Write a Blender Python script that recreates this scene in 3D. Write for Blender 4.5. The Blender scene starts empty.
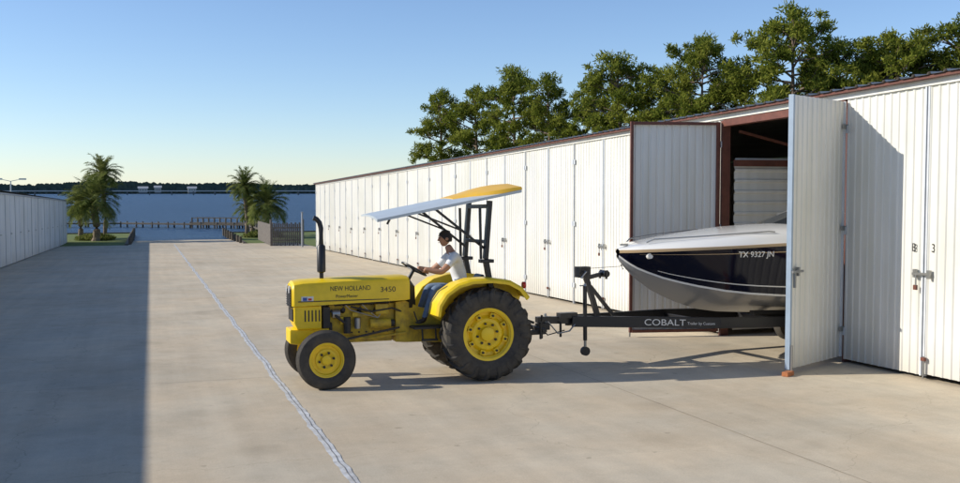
import bpy, math, random
from mathutils import Vector, Matrix, noise as mnoise
random.seed(7)
S=0.021
def g(y): return -S*y if y>-5 else 0.105
scene=bpy.context.scene
COL=scene.collection

# ------------------------------------------------------------ materials
def P(name,col,rough=0.6,metal=0.0,var=0.0,scale=4.0,bump=0.0,bscale=40.0,coat=0.0,col2=None,spec=None):
    m=bpy.data.materials.new(name); m.use_nodes=True
    nt=m.node_tree; b=nt.nodes['Principled BSDF']
    b.inputs['Base Color'].default_value=(*col,1)
    b.inputs['Roughness'].default_value=rough
    b.inputs['Metallic'].default_value=metal
    if coat: b.inputs['Coat Weight'].default_value=coat; b.inputs['Coat Roughness'].default_value=0.08
    if spec is not None: b.inputs['Specular IOR Level'].default_value=spec
    tc=nt.nodes.new('ShaderNodeTexCoord')
    if var or col2:
        n=nt.nodes.new('ShaderNodeTexNoise'); n.inputs['Scale'].default_value=scale; n.inputs['Detail'].default_value=7; n.inputs['Roughness'].default_value=0.65
        nt.links.new(tc.outputs['Object'],n.inputs['Vector'])
        r=nt.nodes.new('ShaderNodeValToRGB')
        r.color_ramp.elements[0].position=0.32; r.color_ramp.elements[1].position=0.68
        c2=col2 if col2 else tuple(c*(1-var) for c in col)
        r.color_ramp.elements[0].color=(*c2,1)
        r.color_ramp.elements[1].color=(*[min(1,c*(1+(0 if col2 else var*0.4))) for c in col],1)
        nt.links.new(n.outputs['Fac'],r.inputs['Fac']); nt.links.new(r.outputs['Color'],b.inputs['Base Color'])
    if bump:
        n2=nt.nodes.new('ShaderNodeTexNoise'); n2.inputs['Scale'].default_value=bscale; n2.inputs['Detail'].default_value=5
        nt.links.new(tc.outputs['Object'],n2.inputs['Vector'])
        bp=nt.nodes.new('ShaderNodeBump'); bp.inputs['Strength'].default_value=bump; bp.inputs['Distance'].default_value=0.02
        nt.links.new(n2.outputs['Fac'],bp.inputs['Height']); nt.links.new(bp.outputs['Normal'],b.inputs['Normal'])
    return m

def concrete_mat():
    m=bpy.data.materials.new('concrete'); m.use_nodes=True; nt=m.node_tree; N=nt.nodes; L=nt.links
    b=N['Principled BSDF']; b.inputs['Roughness'].default_value=0.92; b.inputs['Specular IOR Level'].default_value=0.15
    tc=N.new('ShaderNodeTexCoord')
    def noise(sc,det=6,rough=.6,vec=None):
        n=N.new('ShaderNodeTexNoise'); n.inputs['Scale'].default_value=sc; n.inputs['Detail'].default_value=det; n.inputs['Roughness'].default_value=rough
        L.new(vec if vec else tc.outputs['Object'],n.inputs['Vector']); return n.outputs['Fac']
    def mapr(v,a,bb,c,d):
        n=N.new('ShaderNodeMapRange'); L.new(v,n.inputs[0])
        for i,x in zip((1,2,3,4),(a,bb,c,d)): n.inputs[i].default_value=x
        return n.outputs[0]
    def mul(a,c):
        n=N.new('ShaderNodeMath'); n.operation='MULTIPLY'; L.new(a,n.inputs[0]); L.new(c,n.inputs[1]); return n.outputs[0]
    mp=N.new('ShaderNodeVectorMath'); mp.operation='MULTIPLY_ADD'
    L.new(tc.outputs['Object'],mp.inputs[0]); mp.inputs[1].default_value=(1/8.7,1/12.0,0); mp.inputs[2].default_value=(20-1.73/8.7,20.25,0)
    fl=N.new('ShaderNodeVectorMath'); fl.operation='FLOOR'; L.new(mp.outputs[0],fl.inputs[0])
    wn=N.new('ShaderNodeTexWhiteNoise'); wn.noise_dimensions='3D'; L.new(fl.outputs[0],wn.inputs['Vector'])
    slab=mapr(wn.outputs['Value'],0,1,.96,1.03)
    big=mapr(noise(.35,5,.6),.3,.7,.86,1.08)
    mid=mapr(noise(2.2,8,.7),.3,.7,.9,1.07)
    fine=mapr(noise(60,4,.7),.2,.8,.86,1.12)
    sv=N.new('ShaderNodeVectorMath'); sv.operation='MULTIPLY'; L.new(tc.outputs['Object'],sv.inputs[0]); sv.inputs[1].default_value=(3.0,.12,1)
    st=mapr(noise(1,6,.6,sv.outputs[0]),.3,.7,.92,1.05)
    spots=mapr(noise(1.1,3,.5),.60,.74,1,.80)
    drips=mapr(noise(5.5,2,.5),.70,.76,1,.78)
    v=mul(mul(mul(slab,big),mul(mid,fine)),mul(mul(st,spots),drips))
    vo=N.new('ShaderNodeTexVoronoi'); vo.feature='DISTANCE_TO_EDGE'; vo.inputs['Scale'].default_value=.16
    dn=N.new('ShaderNodeTexNoise'); dn.inputs['Scale'].default_value=.8; dn.inputs['Detail'].default_value=6; L.new(tc.outputs['Object'],dn.inputs['Vector'])
    da=N.new('ShaderNodeVectorMath'); da.operation='MULTIPLY_ADD'; L.new(dn.outputs['Color'],da.inputs[0]); da.inputs[1].default_value=(1.6,1.6,0); L.new(tc.outputs['Object'],da.inputs[2])
    L.new(da.outputs[0],vo.inputs['Vector'])
    ck=mapr(vo.outputs['Distance'],0,.0013,.78,1); v=mul(v,ck)
    hue=N.new('ShaderNodeMix'); hue.data_type='RGBA'; L.new(mapr(noise(.6,5,.6),.35,.65,0,1),hue.inputs[0]); hue.inputs[6].default_value=(.57,.475,.345,1); hue.inputs[7].default_value=(.55,.485,.375,1)
    mx=N.new('ShaderNodeVectorMath'); mx.operation='SCALE'; L.new(hue.outputs[2],mx.inputs[0]); L.new(v,mx.inputs['Scale'])
    L.new(mx.outputs[0],b.inputs['Base Color'])
    bp=N.new('ShaderNodeBump'); bp.inputs['Strength'].default_value=.3; bp.inputs['Distance'].default_value=.01
    L.new(noise(45,6,.7),bp.inputs['Height']); L.new(bp.outputs['Normal'],b.inputs['Normal'])
    return m

def panel_mat(name,col,dirt=0.14):
    m=bpy.data.materials.new(name); m.use_nodes=True; nt=m.node_tree; N=nt.nodes; L=nt.links
    b=N['Principled BSDF']; b.inputs['Roughness'].default_value=0.5; b.inputs['Specular IOR Level'].default_value=0.3
    tc=N.new('ShaderNodeTexCoord')
    sv=N.new('ShaderNodeVectorMath'); sv.operation='MULTIPLY'; L.new(tc.outputs['Object'],sv.inputs[0]); sv.inputs[1].default_value=(6,6,.35)
    n=N.new('ShaderNodeTexNoise'); n.inputs['Scale'].default_value=1; n.inputs['Detail'].default_value=6; L.new(sv.outputs[0],n.inputs['Vector'])
    n2=N.new('ShaderNodeTexNoise'); n2.inputs['Scale'].default_value=.5; n2.inputs['Detail'].default_value=5; L.new(tc.outputs['Object'],n2.inputs['Vector'])
    a=N.new('ShaderNodeMath'); a.operation='MULTIPLY'; L.new(n.outputs['Fac'],a.inputs[0]); L.new(n2.outputs['Fac'],a.inputs[1])
    r=N.new('ShaderNodeValToRGB'); r.color_ramp.elements[0].position=.1; r.color_ramp.elements[1].position=.32
    r.color_ramp.elements[0].color=(*[c*(1-dirt) for c in col[:2]],col[2]*(1-dirt*1.3),1); r.color_ramp.elements[1].color=(*col,1)
    L.new(a.outputs[0],r.inputs['Fac']); 
    sp=N.new('ShaderNodeSeparateXYZ'); L.new(tc.outputs['Object'],sp.inputs[0])
    h=N.new('ShaderNodeMath'); h.operation='MULTIPLY_ADD'; L.new(sp.outputs['Y'],h.inputs[0]); h.inputs[1].default_value=S; L.new(sp.outputs['Z'],h.inputs[2])
    mr=N.new('ShaderNodeMapRange'); L.new(h.outputs[0],mr.inputs[0]); mr.inputs[1].default_value=0; mr.inputs[2].default_value=.6; mr.inputs[3].default_value=.55; mr.inputs[4].default_value=0
    mm=N.new('ShaderNodeMath'); mm.operation='MULTIPLY'; L.new(mr.outputs[0],mm.inputs[0]); L.new(n.outputs['Fac'],mm.inputs[1])
    mx=N.new('ShaderNodeMix'); mx.data_type='RGBA'; L.new(mm.outputs[0],mx.inputs[0]); L.new(r.outputs['Color'],mx.inputs[6]); mx.inputs[7].default_value=(.3,.24,.17,1)
    ge=N.new('ShaderNodeNewGeometry'); m2=N.new('ShaderNodeMapRange'); L.new(ge.outputs['Random Per Island'],m2.inputs[0]); m2.inputs[3].default_value=.93; m2.inputs[4].default_value=1.02
    sc=N.new('ShaderNodeVectorMath'); sc.operation='SCALE'; L.new(mx.outputs[2],sc.inputs[0]); L.new(m2.outputs[0],sc.inputs['Scale'])
    L.new(sc.outputs[0],b.inputs['Base Color'])
    nb=N.new('ShaderNodeTexNoise'); nb.inputs['Scale'].default_value=1.6; nb.inputs['Detail'].default_value=2; L.new(tc.outputs['Object'],nb.inputs['Vector'])
    bp=N.new('ShaderNodeBump'); bp.inputs['Strength'].default_value=.35; bp.inputs['Distance'].default_value=.05; L.new(nb.outputs['Fac'],bp.inputs['Height']); L.new(bp.outputs['Normal'],b.inputs['Normal'])
    return m

def leaf_mat(name,c1,c2,c3,tr=.38):
    m=bpy.data.materials.new(name); m.use_nodes=True; nt=m.node_tree; N=nt.nodes; L=nt.links
    for n in list(N): N.remove(n)
    o=N.new('ShaderNodeOutputMaterial'); ge=N.new('ShaderNodeNewGeometry'); tc=N.new('ShaderNodeTexCoord')
    nz=N.new('ShaderNodeTexNoise'); nz.inputs['Scale'].default_value=.55; nz.inputs['Detail'].default_value=3; L.new(tc.outputs['Object'],nz.inputs['Vector'])
    ad=N.new('ShaderNodeMath'); ad.operation='MULTIPLY_ADD'; L.new(ge.outputs['Random Per Island'],ad.inputs[0]); ad.inputs[1].default_value=.5
    sb=N.new('ShaderNodeMath'); sb.operation='SUBTRACT'; L.new(nz.outputs['Fac'],sb.inputs[0]); sb.inputs[1].default_value=.25; L.new(sb.outputs[0],ad.inputs[2])
    r=N.new('ShaderNodeValToRGB'); e=r.color_ramp.elements; e[0].color=(*c1,1); e[1].color=(*c3,1); k=e.new(.5); k.color=(*c2,1); e[0].position=.1; e[-1].position=.9
    L.new(ad.outputs[0],r.inputs['Fac'])
    d=N.new('ShaderNodeBsdfDiffuse'); t=N.new('ShaderNodeBsdfTranslucent'); mx=N.new('ShaderNodeMixShader'); mx.inputs[0].default_value=tr
    L.new(r.outputs['Color'],d.inputs['Color']); L.new(r.outputs['Color'],t.inputs['Color']); L.new(d.outputs[0],mx.inputs[1]); L.new(t.outputs[0],mx.inputs[2]); L.new(mx.outputs[0],o.inputs['Surface'])
    return m

def water_mat():
    m=P('water',(.03,.10,.20),.35,spec=.12)
    nt=m.node_tree; N=nt.nodes; L=nt.links; b=N['Principled BSDF']
    tc=N.new('ShaderNodeTexCoord'); sv=N.new('ShaderNodeVectorMath'); sv.operation='MULTIPLY'; L.new(tc.outputs['Object'],sv.inputs[0]); sv.inputs[1].default_value=(.45,1.0,1)
    n=N.new('ShaderNodeTexNoise'); n.inputs['Scale'].default_value=1.0; n.inputs['Detail'].default_value=6; n.inputs['Roughness'].default_value=.65; L.new(sv.outputs[0],n.inputs['Vector'])
    bp=N.new('ShaderNodeBump'); bp.inputs['Strength'].default_value=1; bp.inputs['Distance'].default_value=1.1; L.new(n.outputs['Fac'],bp.inputs['Height']); L.new(bp.outputs['Normal'],b.inputs['Normal'])
    sv2=N.new('ShaderNodeVectorMath'); sv2.operation='MULTIPLY'; L.new(tc.outputs['Object'],sv2.inputs[0]); sv2.inputs[1].default_value=(.06,.25,1)
    n3=N.new('ShaderNodeTexNoise'); n3.inputs['Scale'].default_value=1; n3.inputs['Detail'].default_value=8; n3.inputs['Roughness'].default_value=.7; L.new(sv2.outputs[0],n3.inputs['Vector'])
    r=N.new('ShaderNodeValToRGB'); r.color_ramp.elements[0].position=.35; r.color_ramp.elements[1].position=.65
    r.color_ramp.elements[0].color=(.014,.045,.105,1); r.color_ramp.elements[1].color=(.045,.105,.195,1); L.new(n3.outputs['Fac'],r.inputs['Fac']); L.new(r.outputs['Color'],b.inputs['Base Color'])
    return m

CONC=concrete_mat()
WHITE=panel_mat('white_metal_panel',(.74,.73,.68))
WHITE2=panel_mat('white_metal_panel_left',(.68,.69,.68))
TRIM=P('pale_trim',(.60,.63,.66),.5,var=.12)
EDGE=P('blue_grey_edge',(.30,.38,.47),.5,var=.12)
SEAM=P('seam_grey',(.34,.36,.38),.6)
BROWN=P('red_oxide_steel',(.15,.05,.032),.6,var=.3,scale=6)
ROOF=P('galvanised_roof',(.42,.43,.42),.45,.3,var=.2,scale=1)
GREYM=P('galvanised_steel',(.35,.35,.34),.4,.8)
YEL=P('tractor_yellow_paint',(.88,.61,.010),.42,var=.12,scale=5,coat=.1)
YELD=P('tractor_yellow_dirty',(.70,.48,.02),.6,col2=(.26,.18,.03),scale=7)
BLK=P('black_paint',(.015,.015,.017),.4)
DARK=P('engine_grease',(.035,.032,.028),.6,var=.4,scale=12)
RUB=P('tyre_rubber',(.028,.027,.026),.8,col2=(.08,.07,.055),scale=5,bump=.2)
GLASS=P('lamp_glass',(.7,.7,.68),.1)
CANSHEEN=P('canopy_pale_sheen',(.50,.55,.57),.35,var=.06)  # sheen of the canopy top put into the base colour as pale grey
CANY=P('canopy_yellow',(.8,.46,.04),.45,var=.08)
NAVY=P('navy_gelcoat',(.004,.005,.016),.10,spec=.3)
GELW=P('white_gelcoat',(.78,.77,.73),.15,coat=.4)
GELG=P('silver_bottom_gelcoat',(.24,.25,.27),.25,coat=.2)
TAN=P('tan_stripe',(.42,.30,.17),.3)
TINT=P('tinted_glass',(.03,.035,.04),.05)
GRASS=P('grass',(.16,.19,.035),.95,col2=(.07,.11,.02),scale=1.2,bump=.6,bscale=12)
WOOD=P('weathered_wood',(.12,.10,.075),.85,var=.4,scale=5)
FENCE=P('grey_fence_wood',(.17,.15,.13),.85,var=.4,scale=5)
BARK=P('pine_bark',(.22,.16,.12),.9,var=.5,scale=5,bump=.6,bscale=12)
PBARK=P('palm_bark',(.22,.17,.12),.9,var=.5,scale=6,bump=.6,bscale=14)
NEED=leaf_mat('pine_needles',(.06,.09,.014),(.19,.22,.035),(.34,.34,.07),.42)
NEED2=leaf_mat('pine_needles_dark',(.05,.08,.014),(.14,.17,.03),(.26,.27,.06),.42)
FROND=leaf_mat('palm_fronds',(.06,.09,.02),(.16,.19,.05),(.30,.30,.11))
FAR=leaf_mat('far_foliage_hazed',(.045,.068,.062),(.055,.08,.07),(.065,.09,.078),.1)  # distance haze painted in: leaf greens shifted towards blue-grey
WATER=water_mat()
JOINT=P('joint_dark',(.26,.22,.17),.9,var=.4,scale=9)
JOINTD=P('joint_core',(.24,.23,.21),.9,var=.4,scale=9)
SEAL=P('joint_sealant',(.68,.70,.71),.7,col2=(.40,.39,.37),scale=6)
SKIN=P('skin',(.42,.22,.14),.5)
SHIRT=P('white_tshirt',(.80,.82,.84),.85,var=.08,scale=14)
JEANS=P('blue_jeans',(.17,.24,.35),.9,var=.3,scale=14)
HAIR=P('dark_hair',(.02,.014,.011),.6)
SHOE=P('brown_boots',(.06,.035,.02),.6)
RED=P('red_lens',(.5,.02,.01),.3)
BLUE=P('blue_sticker',(.03,.08,.35),.4)

# ------------------------------------------------------------ mesh builder
class MB:
    def __init__(s): s.v=[]; s.f=[]; s.m=[]; s.mats=[]
    def mi(s,mat):
        if mat not in s.mats: s.mats.append(mat)
        return s.mats.index(mat)
    def add(s,vs,fs,mat):
        o=len(s.v); s.v+= [tuple(v) for v in vs]; i=s.mi(mat)
        for f in fs: s.f.append(tuple(o+k for k in f)); s.m.append(i)
    def box(s,c,d,mat,M=None):
        x,y,z=[k/2 for k in d]
        vs=[Vector((a*x,b*y,e*z)) for a in(-1,1) for b in(-1,1) for e in(-1,1)]
        if M is not None: vs=[M@v for v in vs]
        vs=[v+Vector(c) for v in vs]
        s.add(vs,[(0,1,3,2),(4,6,7,5),(0,4,5,1),(2,3,7,6),(0,2,6,4),(1,5,7,3)],mat)
    def bar(s,a,b,w,h,mat):
        a=Vector(a); b=Vector(b); d=b-a; L=d.length
        q=d.to_track_quat('X','Z').to_matrix()
        s.box((a+b)/2,(L,w,h),mat,q)
    def cyl(s,a,b,r0,r1,mat,n=14,cap=True):
        a=Vector(a); b=Vector(b); q=(b-a).to_track_quat('Z','Y').to_matrix(); vs=[]
        for p,r in((a,r0),(b,r1)):
            for k in range(n):
                t=2*math.pi*k/n; vs.append(p+q@Vector((r*math.cos(t),r*math.sin(t),0)))
        fs=[(k,(k+1)%n,n+(k+1)%n,n+k) for k in range(n)]
        if cap: fs+= [tuple(range(n-1,-1,-1)),tuple(range(n,2*n))]
        s.add(vs,fs,mat)
    def tube(s,pts,r,mat,n=8):
        rs=r if isinstance(r,(list,tuple)) else [r]*len(pts)
        pts=[Vector(p) for p in pts]; vs=[]
        for i,p in enumerate(pts):
            d=(pts[min(i+1,len(pts)-1)]-pts[max(i-1,0)])
            q=d.to_track_quat('Z','Y').to_matrix()
            for k in range(n):
                t=2*math.pi*k/n; vs.append(p+q@Vector((rs[i]*math.cos(t),rs[i]*math.sin(t),0)))
        fs=[]
        for i in range(len(pts)-1):
            for k in range(n): fs.append((i*n+k,i*n+(k+1)%n,(i+1)*n+(k+1)%n,(i+1)*n+k))
        fs+=[tuple(range(n-1,-1,-1)),tuple(range((len(pts)-1)*n,len(pts)*n))]
        s.add(vs,fs,mat)
    def lathe(s,c,prof,mat,n=48):
        vs=[];m=len(prof)
        for k in range(n):
            t=2*math.pi*k/n
            for r,y in prof: vs.append((c[0]+r*math.cos(t),c[1]+y,c[2]+r*math.sin(t)))
        fs=[]
        for k in range(n):
            k2=(k+1)%n
            for j in range(m-1): fs.append((k*m+j,k*m+j+1,k2*m+j+1,k2*m+j))
        s.add(vs,fs,mat)
    def loft(s,secs,mat,closed=True,cap=True):
        n=len(secs[0]); vs=[p for q in secs for p in q]; fs=[]
        for i in range(len(secs)-1):
            for k in range(n if closed else n-1):
                k2=(k+1)%n; fs.append((i*n+k,i*n+k2,(i+1)*n+k2,(i+1)*n+k))
        if cap and closed: fs+=[tuple(range(n-1,-1,-1)),tuple(range((len(secs)-1)*n,len(secs)*n))]
        s.add(vs,fs,mat)
    def obj(s,name,parent=None,smooth=False,bevel=0,ang=35):
        me=bpy.data.meshes.new(name); me.from_pydata(s.v,[],s.f)
        for m in s.mats: me.materials.append(m)
        me.polygons.foreach_set('material_index',s.m)
        if smooth: me.polygons.foreach_set('use_smooth',[True]*len(me.polygons))
        me.update()
        o=bpy.data.objects.new(name,me); COL.objects.link(o)
        if parent: o.parent=parent
        if bevel:
            b=o.modifiers.new('bevel','BEVEL'); b.width=bevel; b.segments=2; b.limit_method='ANGLE'; b.angle_limit=math.radians(40)
        if smooth:
            bpy.context.view_layer.objects.active=o
            try: me.set_sharp_from_angle(angle=math.radians(ang))
            except Exception: pass
        return o
def empty(name,loc=(0,0,0),rot=(0,0,0)):
    e=bpy.data.objects.new(name,None); e.location=loc; e.rotation_euler=rot; COL.objects.link(e); return e
def text(name,body,loc,rot,size,mat,parent,ext=.002,sx=1.0):
    c=bpy.data.curves.new(name,'FONT'); c.body=body; c.size=size; c.extrude=ext; c.materials.append(mat)
    o=bpy.data.objects.new(name,c); o.location=loc; o.rotation_euler=rot; o.scale=(sx,1,1); COL.objects.link(o); o.parent=parent; return o

# ------------------------------------------------------------ ground / yard / water
mb=MB()
ZE=g(80)
def quad(mb,x0,x1,y0,y1,z0,z1,mat): mb.add([(x0,y0,z0),(x1,y0,z0),(x1,y1,z1),(x0,y1,z1)],[(0,1,2,3)],mat)
quad(mb,-600,600,-600,-5,.075,.075,GRASS)
quad(mb,-600,600,-5,80,.075,ZE-.03,GRASS)
quad(mb,-600,-1.6,80,103,ZE-.03,ZE-.03,GRASS)
quad(mb,6.9,600,80,101,ZE-.03,ZE-.03,GRASS)
mb.obj('grass_ground')
mb=MB()
quad(mb,-6.6,22.3,-60,-5,.105,.105,CONC)
quad(mb,-6.6,22.3,-5,66,.105,g(66),CONC)
quad(mb,-6.6,11,66,80,g(66),ZE,CONC)
quad(mb,-1.6,6.9,80,101,ZE,g(101),CONC)
mb.obj('concrete_yard')
mb=MB()
def strip(x0,x1,y0,y1,dz,mat,jit=0,n=1,wj=.9):
    vs=[];fs=[]
    for i in range(n+1):
        y=y0+(y1-y0)*i/n
        a=jit*(mnoise.noise(Vector((y*.7,0,0)))+.3*mnoise.noise(Vector((y*4,3,0)))) ; w=jit*wj*(mnoise.noise(Vector((y*2.1,9,0)))+.5*mnoise.noise(Vector((y*7,5,0))))
        vs+=[(x0+a-w*.5,y,g(y)+dz),(x1+a+w*.5,y,g(y)+dz)]
    for i in range(n): fs.append((2*i,2*i+1,2*i+3,2*i+2))
    mb.add(vs,fs,mat)
for x in (6.08,): strip(x-.004,x+.004,-4.5,80,.004,JOINT,.003,200)
y=3.0
while y<79:
    strip(-6.4,1.66,y-.004,y+.004,.004,JOINT); strip(1.80,10.4,y+2.996,y+3.004,.004,JOINT); y+=12.0
mb.obj('concrete_joints')
mb=MB(); strip(1.68,1.78,-4.5,80,.006,SEAL,.045,1400); 
strip(1.726,1.734,-4.5,80,.010,JOINTD,.045,900,.1)
mb.obj('sealed_joint')
mb=MB(); quad(mb,-5000,5000,80.5,6000,-1.95,-1.95,WATER); mb.obj('lake_water')
mb=MB()
def wallbox(x0,x1,y0,y1,z0,z1,mat): mb.box(((x0+x1)/2,(y0+y1)/2,(z0+z1)/2),(x1-x0,y1-y0,z1-z0),mat)
wallbox(-1.85,-1.6,80.2,103.2,-3,-1.6,WOOD); wallbox(6.9,7.15,80.2,101.2,-3,-1.6,WOOD)
wallbox(-80,-1.85,103,103.25,-3,-1.6,WOOD); wallbox(7.15,120,101,101.25,-3,-1.6,WOOD)
for i in range(8):
    mb.cyl((-1.5,82+i*3,-3),(-1.5,82+i*3,-1.2),.12,.12,WOOD); mb.cyl((6.8,81.5+i*2.7,-3),(6.8,81.5+i*2.7,-1.2),.12,.12,WOOD)
mb.obj('wooden_bulkhead')

# ------------------------------------------------------------ ribbed sheet helper
def ribbed(mb,p0,p1,z0,z1,mat,side=1,per=.16,dep=.016,follow=True):
    p0=Vector(p0);p1=Vector(p1); d=p1-p0; L=d.length; d/=L; nrm=Vector((-d.y,d.x))*side
    n=max(1,round(L/per)); pr=L/n; pts=[]
    for i in range(n):
        b=i*pr
        pts+=[(b,0),(b+pr*.60,0),(b+pr*.70,dep),(b+pr*.90,dep)]
    pts.append((L,0)); vs=[];fs=[]
    for t,o in pts:
        q=p0+d*t+nrm*o; zz=g(q.y) if follow else g(p0.y)
        vs+=[(q.x,q.y,zz+z0),(q.x,q.y,zz+z1)]
    for i in range(len(pts)-1): fs.append((2*i,2*i+2,2*i+3,2*i+1))
    mb.add(vs,fs,mat)
def vbox(mb,x0,x1,y0,y1,z0,z1,mat):
    vs=[]
    for x in(x0,x1):
        for y in(y0,y1):
            for z in(z0,z1): vs.append((x,y,g(y)+z))
    mb.add(vs,[(0,1,3,2),(4,6,7,5),(0,4,5,1),(2,3,7,6),(0,2,6,4),(1,5,7,3)],mat)

# ------------------------------------------------------------ right storage building
WX=10.5; U=3.55; Y0=13.3; H=4.3
B=empty('storage_building')
wall=MB(); trim=MB(); hw=MB()
ys=[Y0+U*k for k in range(-5,16)]
rj=random.Random(3)
for k in range(len(ys)-1):
    a,b=ys[k],ys[k+1]; mid=(a+b)/2
    if abs(a-Y0)<.01: continue
    o1,o2=rj.uniform(-.012,.008),rj.uniform(-.012,.008)
    ribbed(wall,(WX+rj.uniform(-.004,.004),a+.03),(WX+o1,mid-.012),.05+rj.uniform(0,.03),H-.12,WHITE,1)
    ribbed(wall,(WX+o2,mid+.012),(WX+rj.uniform(-.004,.004),b-.03),.05+rj.uniform(0,.03),H-.12,WHITE,1)
    vbox(trim,WX-.030,WX+.02,mid-.045,mid-.012,.05,H-.13,TRIM)
    vbox(trim,WX-.034,WX+.02,mid+.012,mid+.045,.05,H-.13,TRIM)
    vbox(trim,WX+.03,WX+.05,mid-.012,mid+.012,.05,H-.13,BLK)
    z=g(mid)+1.55+rj.uniform(-.05,.05)
    hw.box((WX-.075,mid,z),(.03,.34,.035),GREYM,Matrix.Rotation(rj.uniform(-.08,.08),3,'X')); hw.box((WX-.06,mid-.13,z),(.05,.05,.12),GREYM); hw.box((WX-.06,mid+.14,z),(.05,.04,.12),GREYM)
    hw.cyl((WX-.08,mid+.1,z-.02),(WX-.08,mid+.1,z-.18),.012,.012,GREYM,8); hw.box((WX-.085,mid+.1,z-.2),(.03,.06,.07),BROWN)
    hw.cyl((WX-.06,mid-.06,g(mid)+.02),(WX-.06,mid-.06,g(mid)+.34),.012,.012,GREYM,8); hw.box((WX-.06,mid-.06,g(mid)+.3),(.04,.07,.05),BROWN)
    for yy in (a+.06,b-.06):
        for zz in (.5,2.1,3.7): hw.box((WX-.04,yy,g(yy)+zz),(.02,.06,.12),TRIM)
for y in ys:
    if abs(y-Y0)<.01 or abs(y-Y0-U)<.01: continue
    vbox(trim,WX-.006,WX+.02,y-.027,y+.027,0,H-.13,SEAM)
    vbox(trim,WX-.04,WX-.012,y-.012,y+.012,0.02,H-.13,TRIM)
vbox(trim,WX-.045,WX+.03,ys[0],ys[-1],H-.125,H-.02,WHITE)
vbox(trim,WX-.16,WX-.05,ys[0]-.05,ys[-1]+.05,H-.035,H+.0,BROWN)
wall.obj('door_panels',B); trim.obj('door_trim',B); hw.obj('latches_and_hinges',B)
rf=MB()
ya,yb=ys[0]-.1,ys[-1]+.1; XB=WX+11.5
nr=int((yb-ya)/.3); vs=[];fs=[]
prof=[]
for i in range(nr):
    b=ya+(yb-ya)*i/nr; p=(yb-ya)/nr
    prof+=[(b,0),(b+p*.7,0),(b+p*.78,.035),(b+p*.92,.035)]
prof.append((yb,0))
for y,o in prof: vs+=[(WX-.2,y,g(y)+H+.01+o),(WX+5.7,y,g(y)+H+.26+o),(XB+.2,y,g(y)+H+.01+o)]
for i in range(len(prof)-1):
    for j in(0,1): fs.append((3*i+j,3*i+j+1,3*i+4+j,3*i+3+j))
rf.add(vs,fs,ROOF); rf.obj('roof',B)
iw=MB()
ribbed(iw,(XB,ya),(XB,yb),0,H,WHITE,1,.3)
ribbed(iw,(WX+.03,ys[-1]+.02),(XB-.03,ys[-1]+.02),0,H,WHITE,1,.3)
ribbed(iw,(WX+.03,ys[0]-.02),(XB-.03,ys[0]-.02),0,H,WHITE,-1,.3)
for y,sgn in((Y0-.02,1),(Y0+U+.03,-1)):
    z=0.1; vs=[];fs=[]; zs=[]
    while z<3.25: zs+=[(z,0),(z+.13,0),(z+.15,.028),(z+.19,.028)]; z+=.21
    for zz,o in zs: vs+=[(WX+.25,y+o*sgn,g(y)+zz),(XB-.1,y+o*sgn,g(y)+zz)]
    for i in range(len(zs)-1): fs.append((2*i,2*i+1,2*i+3,2*i+2))
    iw.add(vs,fs,WHITE)
iw.obj('rear_end_and_partition_walls',B)
fr=MB()
vbox(fr,WX-.0,WX+.14,Y0-.06,Y0,0,H-.15,BROWN); vbox(fr,WX-.03,WX+.14,Y0+U,Y0+U+.07,0,H-.15,BROWN)
vbox(fr,WX-.028,WX+.14,Y0,Y0+U,H-.26,H-.13,BROWN)
for x in (WX+2.8,WX+5.7,WX+8.6):
    for y in (Y0+.04,Y0+U-.1): vbox(fr,x,x+.12,y,y+.09,0,H-.1,BROWN)
    vbox(fr,x,x+.1,Y0+.13,Y0+U-.1,H-.35,H-.15,BROWN)
for y in (Y0+.9,Y0+1.8,Y0+2.7): vbox(fr,WX+.2,XB-.2,y,y+.06,H-.13,H-.03,BROWN)
vbox(fr,WX+.2,XB-.2,Y0+U-.08,Y0+U-.02,3.28,3.4,BROWN)
fr.bar((WX+.3,Y0+U-.05,g(16.8)+3.95),(WX+2.8,Y0+U-.05,g(16.8)+3.4),.05,.05,BROWN)
fr.obj('open_bay_steel_frame',B)
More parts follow.
